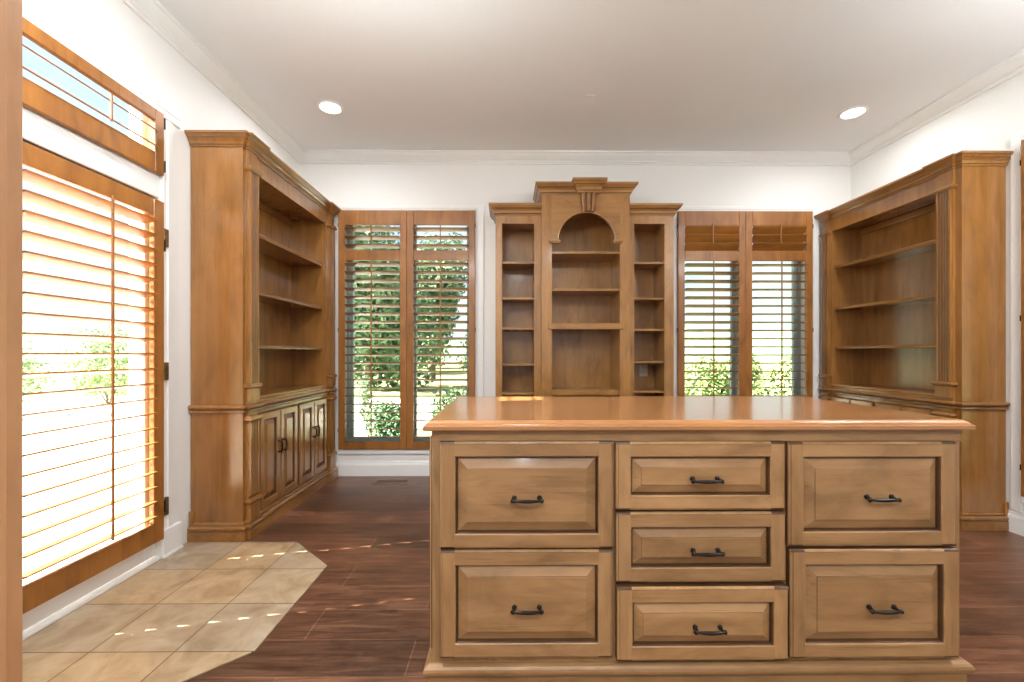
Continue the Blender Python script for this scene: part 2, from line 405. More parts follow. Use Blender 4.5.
# transom window over the door
mb = MB()
mb.box(DY0, DY0 + .02, .06, .12, 2.165, 2.54); mb.box(DY1 - .03, DY1, .06, .12, 2.165, 2.54); mb.box(DY0 + .02, DY1 - .03, .06, .12, 2.165, 2.185); mb.box(DY0 + .02, DY1 - .03, .06, .12, 2.525, 2.54)
tw = struct(mb.build('window_4', TRIM, f=oL))
MB().box(DY0 + .02, DY1 - .03, .09, .094, 2.185, 2.525).build('glass_pane', GLASS, tw, f=oL)

# the glazed door on the left wall
mb = MB()
g0, g1 = DY0 + 0.075, DY1 - 0.075
mb.box(DY0 + .004, g0, 0.01, 0.055, 0.025, 2.01, 0.002); mb.box(g1, DY1 - .004, 0.01, 0.055, 0.025, 2.01, 0.002)
mb.box(g0, g1, 0.01, 0.055, 0.025, 0.19, 0.002); mb.box(g0, g1, 0.01, 0.055, 1.93, 2.01, 0.002)
dr = struct(mb.build('door_1', TRIM, f=oL))
MB().box(g0, g1, 0.03, 0.034, 0.19, 1.93).build('glass_pane', GLASS, dr, f=oL)
for zc in (0.29, 1.05, 1.80):
    mb = MB(); yh = DY1 + 0.006
    mb.lathe([(0.009, -0.055), (0.011, -0.05), (0.011, -0.018), (0.009, -0.017), (0.011, -0.016), (0.011, 0.016), (0.009, 0.017), (0.011, 0.018), (0.011, 0.05), (0.009, 0.055)], (XL + 0.022, yh - 0.004, zc), 14)
    mb.box(XL + 0.010, XL + 0.033, yh, yh + 0.034, zc - 0.05, zc + 0.05, 0.002)
    h = mb.build('hinge', BRASS, dr, smooth=True); h['label'] = 'aged brass hinge'
mb = MB()
mb.box(XL - 0.14, XL + 0.02, DY0 + .002, DY1 - .002, 0.0005, 0.018, 0.004)
struct(mb.build('trim_10', TRIM))

# ------------------------------------------------------------------ plantation shutters
PITCH = 0.078
def louver(mb, a0, a1, hc, zc, tilt, w=0.089, t=0.0105):
    """elliptical blade; h grows into the room; tilt > 0 lifts the room-side edge"""
    ring = []
    h = w / 2; half = [(h, 0.0022), (h - 0.0015, 0.0030), (h - 0.012, t * 0.38), (h * 0.45, t * 0.47), (0, t / 2)]
    half += [(-p, r) for p, r in half[-2::-1]]
    for p, r in half + [(p, -r) for p, r in half[::-1]]:
        ring.append((hc + p * math.cos(tilt) - r * math.sin(tilt), zc + p * math.sin(tilt) + r * math.cos(tilt)))
    mb.loops([[(a0, h, z) for h, z in ring], [(a1, h, z) for h, z in ring]])

def shutter(name, label, a0, a1, z0, z1, f, base, ax, sections, stile=0.062, hinge_side=0, thick=0.028, h0=0.014, gap=(0.002, 0.002), group='wooden plantation shutters', tw=0.0105, hinges=None, hm=None, roff=0.0):
    """one hinged shutter leaf. sections: list of (zlo, zhi, n, tilt): louvre openings"""
    t = thing(name, label, 'shutter', base, group)
    h1 = h0 + thick; hc = (h0 + h1) / 2
    mb = MB()
    mb.box(a0, a0 + stile, h0, h1, z0, z1, 0.003); mb.box(a1 - stile, a1, h0, h1, z0, z1, 0.003)
    edges = [z0] + [v for s in sections for v in (s[0], s[1])] + [z1]
    for k in range(0, len(edges), 2):
        mb.box(a0 + stile, a1 - stile, h0 + 0.001, h1 - 0.001, edges[k], edges[k + 1], 0.003)
    mb.build('shutter_frame', SH['z'], t, f=f)
    for (lo, hi, n, tilt) in sections:
        mb = MB(); p = (hi - lo) / n
        for i in range(n): louver(mb, a0 + stile + gap[0], a1 - stile - gap[1], hc, lo + p * (i + 0.5), tilt, t=tw)
        mb.build('louver_panel', SH[ax], t, smooth=True, f=f)
        mb = MB(); am = (a0 + a1) / 2 + roff
        hr = hc + 0.0445 * math.cos(tilt) + 0.007; dz = 0.0445 * math.sin(tilt)
        mb.box(am - 0.0055, am + 0.0055, hr - 0.005, hr + 0.005, lo + p * 0.5 + dz - 0.012, hi - p * 0.5 + dz + 0.03, 0.002)
        mb.build('tilt_rod', SH['z'], t, f=f)
    ah = a0 if hinge_side == 0 else a1
    for zh in (hinges or (z0 + 0.18, (z0 + z1) / 2, z1 - 0.14)):
        mb = MB(); s = -1 if hinge_side == 0 else 1
        e = 0.008 if hinges else 0.004; k = 0.032 if hinges else 0.018
        mb.box(min(ah, ah + s * e), max(ah, ah + s * e), h0 + 0.004, h1 + 0.003, zh - k, zh + k, 0.0015)
        hg = mb.build('hinge', BLACK, t, f=f); hg['label'] = 'dark bronze hinge'
    return t

T11 = math.radians(11)
Z_UP, Z_LO = (2.115, 2.350), (0.328, 2.02)
lows = Z_LO + (22,)
def pair(a0, a1, f, base_f, labels, ax, tilts):
    am = (a0 + a1) / 2
    for i, (p0, p1) in enumerate(((a0, am - 0.001), (am + 0.001, a1))):
        up, lo = tilts[i]
        shutter('window_shutter', labels[i], p0, p1, WZ0, WZ1, f, base_f((p0 + p1) / 2), ax, [Z_LO + (22, lo), Z_UP + (3, up)], hinge_side=i)
pair(*WA, fB, lambda p: (p, YB - 0.028, WZ0), ['left leaf of the brown wooden shutter on the window between left bookcase and arched bookcase',
      'right leaf of the brown wooden shutter next to the arched bookcase, partly behind desk corner'], 'x', [(T11, T11), (math.radians(9), T11)])
pair(*WB, fB, lambda p: (p, YB - 0.028, WZ0), ['left leaf of wooden shutter right of the arched bookcase, upper slats closed flat',
      'right leaf of wooden shutter beside the right bookcase, upper slats shut and reflecting blue light'], 'x', [(math.radians(50), T11), (math.radians(46), math.radians(3))])
pair(*WC, fR, lambda p: (XR - 0.028, p, WZ0), ['near leaf of wooden shutter on the right wall window, outside the photo',
      'far leaf of wooden shutter on the right wall, sliver at right photo edge'], 'y', [(T11, T11), (T11, T11)])
fL = lambda p, h, z: (XL + h, p, z)
shutter('door_shutter', 'tall wooden louvered shutter covering the glazed door on the left wall', DY0 + 0.004, DY1 - 0.006, 0.12, 1.99, fL, (XL + 0.028, (DY0 + DY1) / 2, 0.12), 'y',
        [(0.225, 1.900, 21, math.radians(11.5))], stile=0.07, hinge_side=1, gap=(0.020, 0.0072), roff=0.05, hinges=(0.30, 1.75))
shutter('transom_shutter', 'short wooden louvered shutter over the transom window above the left door', DY0 + 0.004, DY1 - 0.006, 2.138, 2.481, fL, (XL + 0.028, (DY0 + DY1) / 2, 2.138), 'y',
        [(2.245, 2.418, 2, math.radians(-33))], stile=0.06, hinge_side=1, hinges=(2.19, 2.43), tw=0.008, roff=0.05)

# ------------------------------------------------------------------ raised panel front
def raised(mb, a0, a1, z0, z1, t, fw, slope=0.036, groove=0.017, ends=True):
    """frame-and-panel front facing +h (a = width, h = out). materials: 0 panel, 1 stiles, 2 dark glaze, 3 rails"""
    def ring(L): return [[(a0 + i, h, z0 + i), (a1 - i, h, z0 + i), (a1 - i, h, z1 - i), (a0 + i, h, z1 - i)] for i, h in L]
    outer = [(0, 0), (0, t - 0.008), (0.0025, t - 0.004), (0.0075, t - 0.002), (0.0085, t)]
    mb.loops(ring(outer), cap1=False, mi=[2, 1, 1, 2])
    e = 0.0085; f0 = fw - 0.006
    for x0, x1 in ((a0 + e, a0 + f0), (a1 - f0, a1 - e)):
        mb.quad([(x0, t, z0 + e), (x1, t, z0 + e), (x1, t, z1 - e), (x0, t, z1 - e)], 1)
    for y0, y1 in ((z0 + e, z0 + f0), (z1 - f0, z1 - e)):
        mb.quad([(a0 + f0, t, y0), (a1 - f0, t, y0), (a1 - f0, t, y1), (a0 + f0, t, y1)], 3)
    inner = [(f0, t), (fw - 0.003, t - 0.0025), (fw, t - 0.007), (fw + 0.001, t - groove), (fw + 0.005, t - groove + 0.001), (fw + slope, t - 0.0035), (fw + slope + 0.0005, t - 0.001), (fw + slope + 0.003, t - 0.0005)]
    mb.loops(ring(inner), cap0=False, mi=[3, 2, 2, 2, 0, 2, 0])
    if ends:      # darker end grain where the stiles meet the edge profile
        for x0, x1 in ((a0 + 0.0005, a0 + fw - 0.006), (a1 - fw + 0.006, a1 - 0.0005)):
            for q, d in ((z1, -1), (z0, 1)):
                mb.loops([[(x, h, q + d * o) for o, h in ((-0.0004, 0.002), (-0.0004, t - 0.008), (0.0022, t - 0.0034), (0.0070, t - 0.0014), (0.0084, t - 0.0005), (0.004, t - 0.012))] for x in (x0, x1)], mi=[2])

# ------------------------------------------------------------------ the desk
DX0, DX1, DF, DBK = -0.263, 1.576, 1.522, 2.345          # body sides, face plane, back of body
desk = thing('desk', 'large honey wood desk with raised panel drawers in the room centre', 'desk', ((DX0 + DX1) / 2, (DF + DBK) / 2, 0))
fD = lambda a, h, z: (a, DF - h, z)
mb = MB()
mb.box(DX0, DX1, DF, DBK, 0.07, 0.885, 0.002)
mb.build('carcass', W['z'], desk)
# frame rail above the drawers and side returns
mb = MB(); mb.box(DX0 - 0.001, DX1 + 0.001, DF - 0.004, DF + 0.01, 0.847, 0.8855); mb.build('top_rail', W['x'], desk)
# end panels
for xx, sgn in ((DX0, -1), (DX1, 1)):
    mb = MB(); raised(mb, DF + 0.03, DBK - 0.03, 0.11, 0.86, 0.016, 0.07, ends=False)
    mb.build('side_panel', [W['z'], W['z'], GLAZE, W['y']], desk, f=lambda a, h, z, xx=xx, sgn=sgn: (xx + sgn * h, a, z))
mb = MB()
TP = [(-0.06, 0.885), (0.018, 0.885), (0.0255, 0.8875), (0.027, 0.890), (0.027, 0.901), (0.0255, 0.9035), (0.020, 0.9045), (0.019, 0.9075), (0.016, 0.912), (0.010, 0.9165), (0.003, 0.920), (-0.06, 0.920)]
x0, x1, y0, y1 = DX0, DX1, DF, DBK
rings = []
for o, z in TP[1:-1]:
    rings.append([(x0 - o, y0 - o, z), (x1 + o, y0 - o, z), (x1 + o, y1 + o, z), (x0 - o, y1 + o, z)])
mb.loops(rings); mb.build('desk_top', TOPW, desk)
mb = MB()
BSP = [(0, 0.0), (0.012, 0.0), (0.012, 0.043), (0.016, 0.045), (0.022, 0.049), (0.026, 0.057), (0.027, 0.065), (0.025, 0.073), (0.019, 0.080), (0.008, 0.085), (0, 0.086)]
rings = [[(x0 - o, y0 - o, z), (x1 + o, y0 - o, z), (x1 + o, y1 + o, z), (x0 - o, y1 + o, z)] for o, z in BSP[1:-1]]
mb.loops(rings); mb.build('base_molding', W['x'], desk)

def pull(mb, ac, zc, h, w=0.112, droop=0.0):
    """bar pull with two turned posts and ball ends; a = along, h outwards"""
    s = 0.76 * w / 2
    for q in (-1, 1):
        mb.tube([(ac + q * s, h - 0.004, zc + 0.004), (ac + q * s, h + 0.004, zc + 0.004), (ac + q * s, h + 0.006, zc + 0.004), (ac + q * s, h + 0.022, zc + 0.001)], [0.0085, 0.0085, 0.005, 0.0045], 10)
        mb.tube([(ac + q * (w / 2), h + 0.024, zc), (ac + q * (w / 2 - 0.004), h + 0.024, zc), (ac + q * (w / 2 - 0.009), h + 0.024, zc), (ac + q * (w / 2 - 0.013), h + 0.024, zc)], [0.003, 0.007, 0.007, 0.0045], 10)
    pts, rr = [], []
    for k in range(13):
        u = -1 + k / 6
        pts.append((ac + u * (w / 2 - 0.010), h + 0.024 + 0.004 * (1 - u * u), zc))
        rr.append(0.0038 + 0.0026 * (1 - u * u))
    mb.tube(pts, rr, 10)

def px(x, Y=1.500):
    t = (x - 512) / 440; return Y * (t + 0.0085) / (1 - 0.0085 * t)
def pz(y, x, Y=1.500): return 1.15 - (y - 353.5) * (Y + 0.0085 * px(x)) / 440
drawers = [  # left, right, top, bottom (pixels on the face), pull-out
    (440.0, 613.6, 441.6, 549.2, 0.0), (440.3, 613.2, 550.4, 658.8, 0.0),
    (616.0, 785.6, 441.8, 510.6, 0.0), (616.2, 785.8, 512.2, 582.6, 0.002), (616.6, 786.6, 585.4, 658.8, 0.014),
    (789.0, 956.8, 442.0, 546.8, 0.0), (789.8, 957.6, 549.0, 657.6, 0.006)]
for i, (xa, xb, ya, yb_, out) in enumerate(drawers):
    mb = MB(); a0, a1, z1, z0 = px(xa), px(xb), pz(ya, (xa + xb) / 2), pz(yb_, (xa + xb) / 2)
    small = 2 <= i <= 4
    raised(mb, a0, a1, z0, z1, 0.022 + out, 0.055 if not small else 0.055, slope=0.036 if not small else 0.032)
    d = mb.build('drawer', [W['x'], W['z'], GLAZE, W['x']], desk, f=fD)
    mb = MB(); pull(mb, (a0 + a1) / 2 + (0.02 if i >= 5 else 0.013 if small else 0), (z0 + z1) / 2 - 0.012, 0.022 + out, 0.112)
    hd = mb.build('handle', BLACK, d, smooth=True, f=fD); hd['label'] = 'dark bronze bar pull'

# ------------------------------------------------------------------ wall bookcases with pilasters
CROWN = [(0, 0), (0.008, 0.0), (0.010, 0.010), (0.014, 0.014), (0.020, 0.030), (0.030, 0.040), (0.032, 0.044), (0.036, 0.046), (0.046, 0.058), (0.050, 0.062), (0.054, 0.064), (0.054, 0.078), (0, 0.078)]
RAIL = [(0, 0), (0.012, 0), (0.018, 0.006), (0.018, 0.014), (0.012, 0.02), (0.020, 0.026), (0.026, 0.034), (0.024, 0.044), (0.014, 0.050), (0, 0.052)]
BASE = [(0, 0), (0.030, 0), (0.030, 0.060), (0.026, 0.066), (0.030, 0.074), (0.030, 0.084), (0.022, 0.094), (0.012, 0.100), (0.008, 0.110), (0, 0.112)]
RING = [(0, 0), (0.008, 0), (0.012, 0.006), (0.016, 0.012), (0.016, 0.020), (0.010, 0.026), (0.010, 0.034), (0, 0.036)]

def bookcase(label, f, base, L, D, H, shelves, group, fm, qa, qb):
    """u along the wall (0 = near end), v out of the wall, z up"""
    t = thing('bookcase', label, 'bookcase', base, group)
    U = C['y']
    p0, p1 = (0.028, 0.126) if D > 0.3 else (0.042, 0.146)
    q0, q1 = L - qa, L - qb
    pr = 0.019
    zo = 0.872; zt = H - 0.185                     # opening bottom / top
    zb = H - 0.078                                 # crown bottom
    o0, o1 = p1 + 0.006 + (0.018 if D < 0.3 else 0), L - fm
    th = 0.02
    # carcass: end panels, bottom body, top, face frame
    mb = MB()
    mb.box(0, th, 0, D, 0.0, zb + 0.07); mb.box(L - th, L, 0, D, 0.0, zb + 0.07)
    mb.box(th, L - th, 0.012, D - 0.02, zo - 0.022, zo)                         # ledge
    mb.box(th, L - th, 0.012, D - 0.02, zt + 0.02, zt + 0.04)
    mb.box(th, L - th, 0, D - 0.02, 0.06, 0.08)
    mb.box(o1, o1 + 0.018, 0.012, D - 0.02, zo, zt + 0.02); mb.box(o0 - 0.018, o0, 0.012, D - 0.02, zo, zt + 0.02)
    mb.box(th, o0, D - 0.02, D, 0.0, zb + 0.07); mb.box(o1, L - th, D - 0.02, D, 0.0, zb + 0.07)
    mb.box(o0, o1, D - 0.02, D, zt, zb + 0.07)
    mb.box(o0, o1, D - 0.02, D, zo - 0.11, zo)
    mb.box(o0, o1, D - 0.02, D, 0.0, 0.13)
    mb.box((o0 + o1) / 2 - 0.02, (o0 + o1) / 2 + 0.02, D - 0.02, D, 0.13, zo - 0.11)
    mb.build('carcass', C['z'], t, f=f)
    MB().box(th, L - th, 0.002, 0.012, 0.08, zt + 0.04).build('back_panel', C['z'], t, f=f)
    # interior cove under the top
    MB().box(o0 + 0.001, o1 - 0.001, 0.012, 0.03, zt - 0.035, zt + 0.02, 0.004).build('cornice_strip', U, t, f=f)
    for z in shelves:
        mb = MB()
        mb.box(o0 + 0.001, o1 - 0.001, 0.012, D - 0.045, z - 0.020, z)
        mb.loops([[(u, D - 0.045 + h, z + q) for h, q in ((0, -0.024), (0.012, -0.024), (0.017, -0.020), (0.017, -0.014), (0.012, -0.012), (0.012, -0.009), (0.018, -0.005), (0.016, 0.0), (0, 0.002))] for u in (o0 + 0.001, o1 - 0.001)])
        mb.build('shelf', U, t, f=f)
    bk = lambda off=0: [(0, 0.0), (0, D), (p0, D), (p0, D + pr), (p1, D + pr), (p1, D), (q0, D), (q0, D + pr), (q1, D + pr), (q1, D), (L, D), (L, D - 0.05)]
    # profile must lie to the outside: path runs from wall outwards along near end then along the front
    def wrap(prof, zz, path, mj=None):
        mb = MB(); mb.sweep(path, [(o, zz + z) for o, z in prof], side=-1, mj=mj); return mb
    wrap(CROWN, zb, bk(), (2, 6, 9)).build('crown_molding', [U, GLAZE], t, f=f)
    wrap(RAIL, 0.784, bk(), (3,)).build('chair_rail', [U, GLAZE], t, f=f)
    wrap([(0, 0), (0.006, 0.0), (0.012, 0.008), (0.012, 0.016), (0.004, 0.022), (0, 0.022)], zo - 0.022, [(p1, D), (q0, D)]).build('ledge_molding', U, t, f=f)
    wrap(BASE, 0.0, bk(), (2, 6)).build('base_molding', [U, GLAZE], t, f=f)
    MB().box(-0.022, 0.03, 0.0, 0.022, 0.09, 0.185, 0.006).build('scribe_block', C['z'], t, f=f)
    # pilasters
    for a, b in ((p0, p1), (q0, q1)):
        mb = MB()
        mb.box(a, b, D, D + pr, 0.09, zb + 0.06)
        w = b - a; n = 4; fl0, fl1 = a + 0.016, b - 0.016; s = (fl1 - fl0) / n
        out = [(a + 0.004, D + pr - 0.002)]
        out.append((a + 0.004, D + pr + 0.013)); 
        for k in range(n):
            c = fl0 + s * (k + 0.5); r = s * 0.39
            for m in range(7):
                q = PI - PI * m / 6
                out.append((c + r * math.cos(q), D + pr + 0.013 - r * 1.15 * math.sin(q)))
        fl = [2 + 7 * k + m for k in range(n) for m in (1, 2, 3, 4)]
        out += [(b - 0.004, D + pr + 0.013), (b - 0.004, D + pr - 0.002)]
        mb.prism(out, zo + 0.075, zt - 0.02, lambda u, v, z: (u, v, z), mj=fl)
        mb.prism(out, 0.26, 0.728, lambda u, v, z: (u, v, z), mj=fl)
        mb.box(a - 0.002, b + 0.002, D, D + pr + 0.016, zo - 0.02, zo + 0.06, 0.002)
        mb.box(a - 0.002, b + 0.002, D, D + pr + 0.016, 0.10, 0.215, 0.002)
        pl = mb.build('pilaster', [C['z'], GLAZE], t, f=f)
        for zz, nm, pf in ((zt - 0.025, 'capital', RING), (zo + 0.058, 'plinth_ring', RING[::-1]), (0.725, 'capital', RING), (0.213, 'plinth_ring', RING)):
            m2 = MB(); m2.sweep([(a, D), (a, D + pr + 0.010), (b, D + pr + 0.010), (b, D)], [(o, zz + z) for o, z in RING], side=-1)
            m2.build(nm, U, pl, f=f)
    # doors, pairs meeting at the handles
    d0, d1 = o0 + 0.022, o1 - 0.012; g = 0.012
    w = (d1 - d0 - 0.03 - 2 * 0.003) / 4
    us = [d0, d0 + w + 0.003, d0 + 2 * w + 0.033, d0 + 3 * w + 0.036]
    for i, u in enumerate(us):
        mb = MB(); raised(mb, u, u + w, 0.132, 0.758, 0.022, 0.052, slope=0.03, ends=False)
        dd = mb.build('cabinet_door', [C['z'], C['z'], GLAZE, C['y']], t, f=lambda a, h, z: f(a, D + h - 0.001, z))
        hu = u + w - 0.028 if i % 2 == 0 else u + 0.028
        mb = MB(); s = 0.04; zc = 0.50
        for q in (-1, 1):
            mb.tube([(hu, D + 0.018, zc + q * s), (hu, D + 0.024, zc + q * s), (hu, D + 0.042, zc + q * s * 0.8)], [0.008, 0.0055, 0.0045], 10)
        mb.tube([(hu, D + 0.042 + 0.008 * (1 - (k / 5 - 1) ** 2), zc + (k / 5 - 1) * 0.05) for k in range(11)], [0.0035 + 0.0022 * (1 - (k / 5 - 1) ** 2) for k in range(11)], 10)
        hh = mb.build('handle', BLACK, dd, smooth=True, f=f); hh['label'] = 'dark bronze bow pull'
    return t

YE = YB - 0.046
gB = 'side bookcases with cabinet doors'
bookcase('tall wooden bookcase with cupboards on the left wall beside the shuttered door', lambda u, v, z: (XL + 0.004 + v, LY0 + u, z), (XL + 0.16, (LY0 + YE) / 2, 0), YE - LY0, 0.318, 2.497, (1.205, 1.565, 1.95), gB, 0.165, 0.135, 0.025)
bookcase('tall wooden bookcase with fluted columns on the right wall behind the desk', lambda u, v, z: (XR - 0.004 - v, RY0 + u, z), (XR - 0.16, (RY0 + YE) / 2, 0), YE - RY0, 0.290, 2.452, (1.215, 1.57, 1.95), gB, 0.100, 0.090, 0.010)

# ------------------------------------------------------------------ arched bookcase on the back wall
AX0, AX1 = -0.112, 1.455                      # wings
TX0, TX1 = 0.290, 1.052                       # tower
YT, YW = 3.80, 3.855                          # tower and wing fronts
ab = thing('arched_bookcase', 'open bookcase with arched centre tower and narrow wings on the back wall', 'bookcase', ((AX0 + AX1) / 2, 4.0, 0))
def bzt(y): return 1.15 + (353.5 - y) * YT / 440
def bzw(y): return 1.15 + (353.5 - y) * YW / 440
def bxt(x): return (x - 508.3) * (YT + 0.005) / 440
def bxw(x): return (x - 508.3) * (YW + 0.005) / 440
ZTT, ZWT = 2.615, 2.452                        # crown tops
YK = YB - 0.004
mb = MB(); th = 0.02
ox0, ox1 = bxt(551.8), bxt(620.0)             # tower opening
# tower carcass
mb.box(TX0, TX0 + th, YT + 0.02, YK, 0, ZTT - 0.02); mb.box(TX1 - th, TX1, YT + 0.02, YK, 0, ZTT - 0.02)
mb.box(TX0, ox0, YT, YT + 0.02, 0, ZTT - 0.01); mb.box(ox1, TX1, YT, YT + 0.02, 0, ZTT - 0.01)
mb.box(ox0 - 0.012, ox0 - 0.002, YT + 0.02, YK, 0, 2.42); mb.box(ox1 + 0.002, ox1 + 0.012, YT + 0.02, YK, 0, 2.42)
mb.box(TX0 + th, TX1 - th, YT + 0.02, YK, 2.42, 2.44)
mb.box(TX0, TX1, YT, YK, ZTT - 0.02, ZTT - 0.005)
# wings
wings = ((AX0, TX0, bxw(502.2), bxw(534.2)), (TX1, AX1, bxw(634.4), bxw(664.8)))
zwo = bzw(223.5)
for w0, w1, i0, i1 in wings:
    mb.box(w0, i0, YW, YW + 0.02, 0, ZWT - 0.01); mb.box(i1, w1, YW, YW + 0.02, 0, ZWT - 0.01)
    mb.box(i0, i1, YW, YW + 0.02, zwo, ZWT - 0.01); mb.box(i0, i1, YW, YW + 0.02, 0, 0.14)
    if w0 == AX0: mb.box(w0, w0 + th, YW + 0.02, YK, 0, ZWT - 0.01)
    else: mb.box(w1 - th, w1, YW + 0.02, YK, 0, ZWT - 0.01)
    mb.box(i0 - 0.012, i0 - 0.002, YW + 0.02, YK, 0, zwo + 0.03); mb.box(i1 + 0.002, i1 + 0.012, YW + 0.02, YK, 0, zwo + 0.03)
    mb.box(w0, w1, YW, YK, ZWT - 0.02, ZWT - 0.005); mb.box(i0, i1, YW + 0.02, YK, zwo + 0.015, zwo + 0.03)
mb.build('carcass', A['z'], ab)
mb = MB(); mb.box(AX0 + th, AX1 - th, YK - 0.008, YK, 0, ZWT - 0.02); mb.box(TX0 + th, TX1 - th, YK - 0.009, YK - 0.0005, ZWT - 0.02, ZTT - 0.02)
mb.build('back_panel', A['z'], ab)
# arch board
xc = (bxt(558.2) + bxt(614.8)) / 2; ra = (bxt(614.8) - bxt(558.2)) / 2; zs = bzt(240.8)
pts = [(ox0 - 0.001, zs), (ox0 - 0.001, ZTT - 0.01), (ox1 + 0.001, ZTT - 0.01), (ox1 + 0.001, zs)] + [(xc + ra * math.cos(PI * k / 32), zs + ra * math.sin(PI * k / 32)) for k in range(33)]
mb = MB(); mb.prism(pts, YT - 0.0015, YT + 0.0185, lambda a, z, d: (a, d, z))
# raised bead round the arch
for k in range(32):
    pass
rg = []
for k in range(33):
    q = PI * k / 32; c, s = math.cos(q), math.sin(q)
    rg.append([(xc + r * c, y, zs + r * s) for r, y in ((ra - 0.001, YT + 0.001), (ra - 0.001, YT - 0.006), (ra + 0.005, YT - 0.008), (ra + 0.010, YT - 0.004), (ra + 0.010, YT + 0.001))])
mb.loops(rg)
mb.build('arch_panel', A['x'], ab)
for xa, xb in ((bxt(549), bxt(560.3)), (bxt(612.6), bxt(623))):
    mb = MB(); mb.box(xa, xb, YT - 0.016, YT + 0.0195, zs - 0.012, zs + 0.006, 0.003); mb.box(xa + 0.006, xb - 0.006, YT - 0.010, YT + 0.0195, zs - 0.022, zs - 0.012, 0.003)
    mb.build('impost', A['x'], ab)
# shelves of the tower
for y, tk in ((250.5, 0.022), (288, 0.022), (390, 0.05)):
    z = bzt(y); mb = MB(); mb.box(ox0 - 0.001, ox1 + 0.001, YT + 0.024, YK - 0.01, z - tk, z, 0.003); mb.build('shelf', A['x'], ab)
z = bzt(323.0); mb = MB(); mb.box(ox0 - 0.03, ox1 + 0.03, YT - 0.012, YT + 0.019, z - 0.055, z, 0.004); mb.box(ox0 - 0.001, ox1 + 0.001, YT + 0.019, YK - 0.01, z - 0.022, z - 0.002)
mb.build('shelf', A['x'], ab)
z = 0.5; MB().box(ox0 - 0.001, ox1 + 0.001, YT + 0.024, YK - 0.01, z - 0.022, z, 0.003).build('shelf', A['x'], ab)
MB().box(ox0, ox1, YT, YT + 0.02, 0, 0.14).build('toe_board', A['x'], ab)
for (w0, w1, i0, i1), ys in zip(wings, ((261, 297, 327.3, 363.6, 393), (261, 297, 328.6, 361, 391))):
    for y in ys:
        z = bzw(y); MB().box(i0 - 0.001, i1 + 0.001, YW + 0.022, YK - 0.01, z - 0.02, z, 0.003).build('shelf', A['x'], ab)
# crowns
CR2 = [(0, 0), (0.006, 0.0), (0.010, 0.012), (0.016, 0.016), (0.020, 0.034), (0.034, 0.050), (0.040, 0.054), (0.046, 0.060), (0.052, 0.072), (0.058, 0.074), (0.058, 0.092), (0, 0.092)]
mb = MB(); mb.sweep([(TX0, YK), (TX0, YT), (TX1, YT), (TX1, YK)], [(o, ZTT - 0.092 + z) for o, z in CR2], side=1, mj=(2, 5, 8)); mb.box(TX0, TX1, YT, YK, ZTT - 0.012, ZTT - 0.001)
mb.build('crown_molding', [A['x'], GLAZE], ab)
mb = MB(); mb.sweep([(AX0, YK), (AX0, YW), (TX0, YW)], [(o, ZWT - 0.092 + z) for o, z in CR2], side=1, mj=(2, 5, 8)); mb.box(AX0, TX0, YW, YK, ZWT - 0.012, ZWT - 0.001); mb.build('crown_molding', [A['x'], GLAZE], ab)
mb = MB(); mb.sweep([(TX1, YW), (AX1, YW), (AX1, YK)], [(o, ZWT - 0.092 + z) for o, z in CR2], side=1, mj=(2, 5, 8)); mb.box(TX1, AX1, YW, YK, ZWT - 0.012, ZWT - 0.001); mb.build('crown_molding', [A['x'], GLAZE], ab)
# keystone: crown break-out on top and a fluted tapering corbel below
kx0, kx1 = bxt(579.0), bxt(600.0)
kc = bxt(588.0)
kz = ZTT + 0.018
mb = MB(); hw = 0.088
mb.sweep([(kc - hw, YT + 0.02), (kc - hw, YT - 0.048), (kc + hw, YT - 0.048), (kc + hw, YT + 0.02)], [(o, kz - 0.108 + z * 1.16) for o, z in CR2], side=1, mj=(2, 5, 8))
mb.box(kc - hw, kc + hw, YT - 0.048, YT + 0.02, kz - 0.108, kz - 0.001)
ks = mb.build('keystone', [A['x'], GLAZE], ab)
mb = MB(); zt0, zt1 = kz - 0.108, bzt(211.5)
def kring(s):
    z = zt0 + (zt1 - zt0) * s
    hw2 = 0.074 - 0.018 * s
    y = YT - 0.046 + 0.022 * s + 0.010 * math.sin(s * PI * 1.5)
    out = [(kc - hw2, YT - 0.001, z), (kc - hw2, y, z)]
    n = 3; wv = 2 * hw2 / n
    for k in range(n):
        c = kc - hw2 + wv * (k + 0.5)
        for m in range(7):
            q = PI - PI * m / 6
            out.append((c + wv * 0.36 * math.cos(q), y - 0.006 + 0.016 * (math.sin(q)), z))
    out += [(kc + hw2, y, z), (kc + hw2, YT - 0.001, z)]
    return out
mb.loops([kring(k / 10) for k in range(11)], mj=(1, 2, 8, 9, 15, 16, 22))
mb.build('corbel', [A['z'], GLAZE], ks)
mb = MB(); mb.sweep([(AX0, YK), (AX0, YW), (TX0, YW), (TX0, YT), (TX1, YT), (TX1, YW), (AX1, YW), (AX1, YK)], [(o * 0.7, z) for o, z in BASE], side=1)
mb.build('base_molding', A['x'], ab)

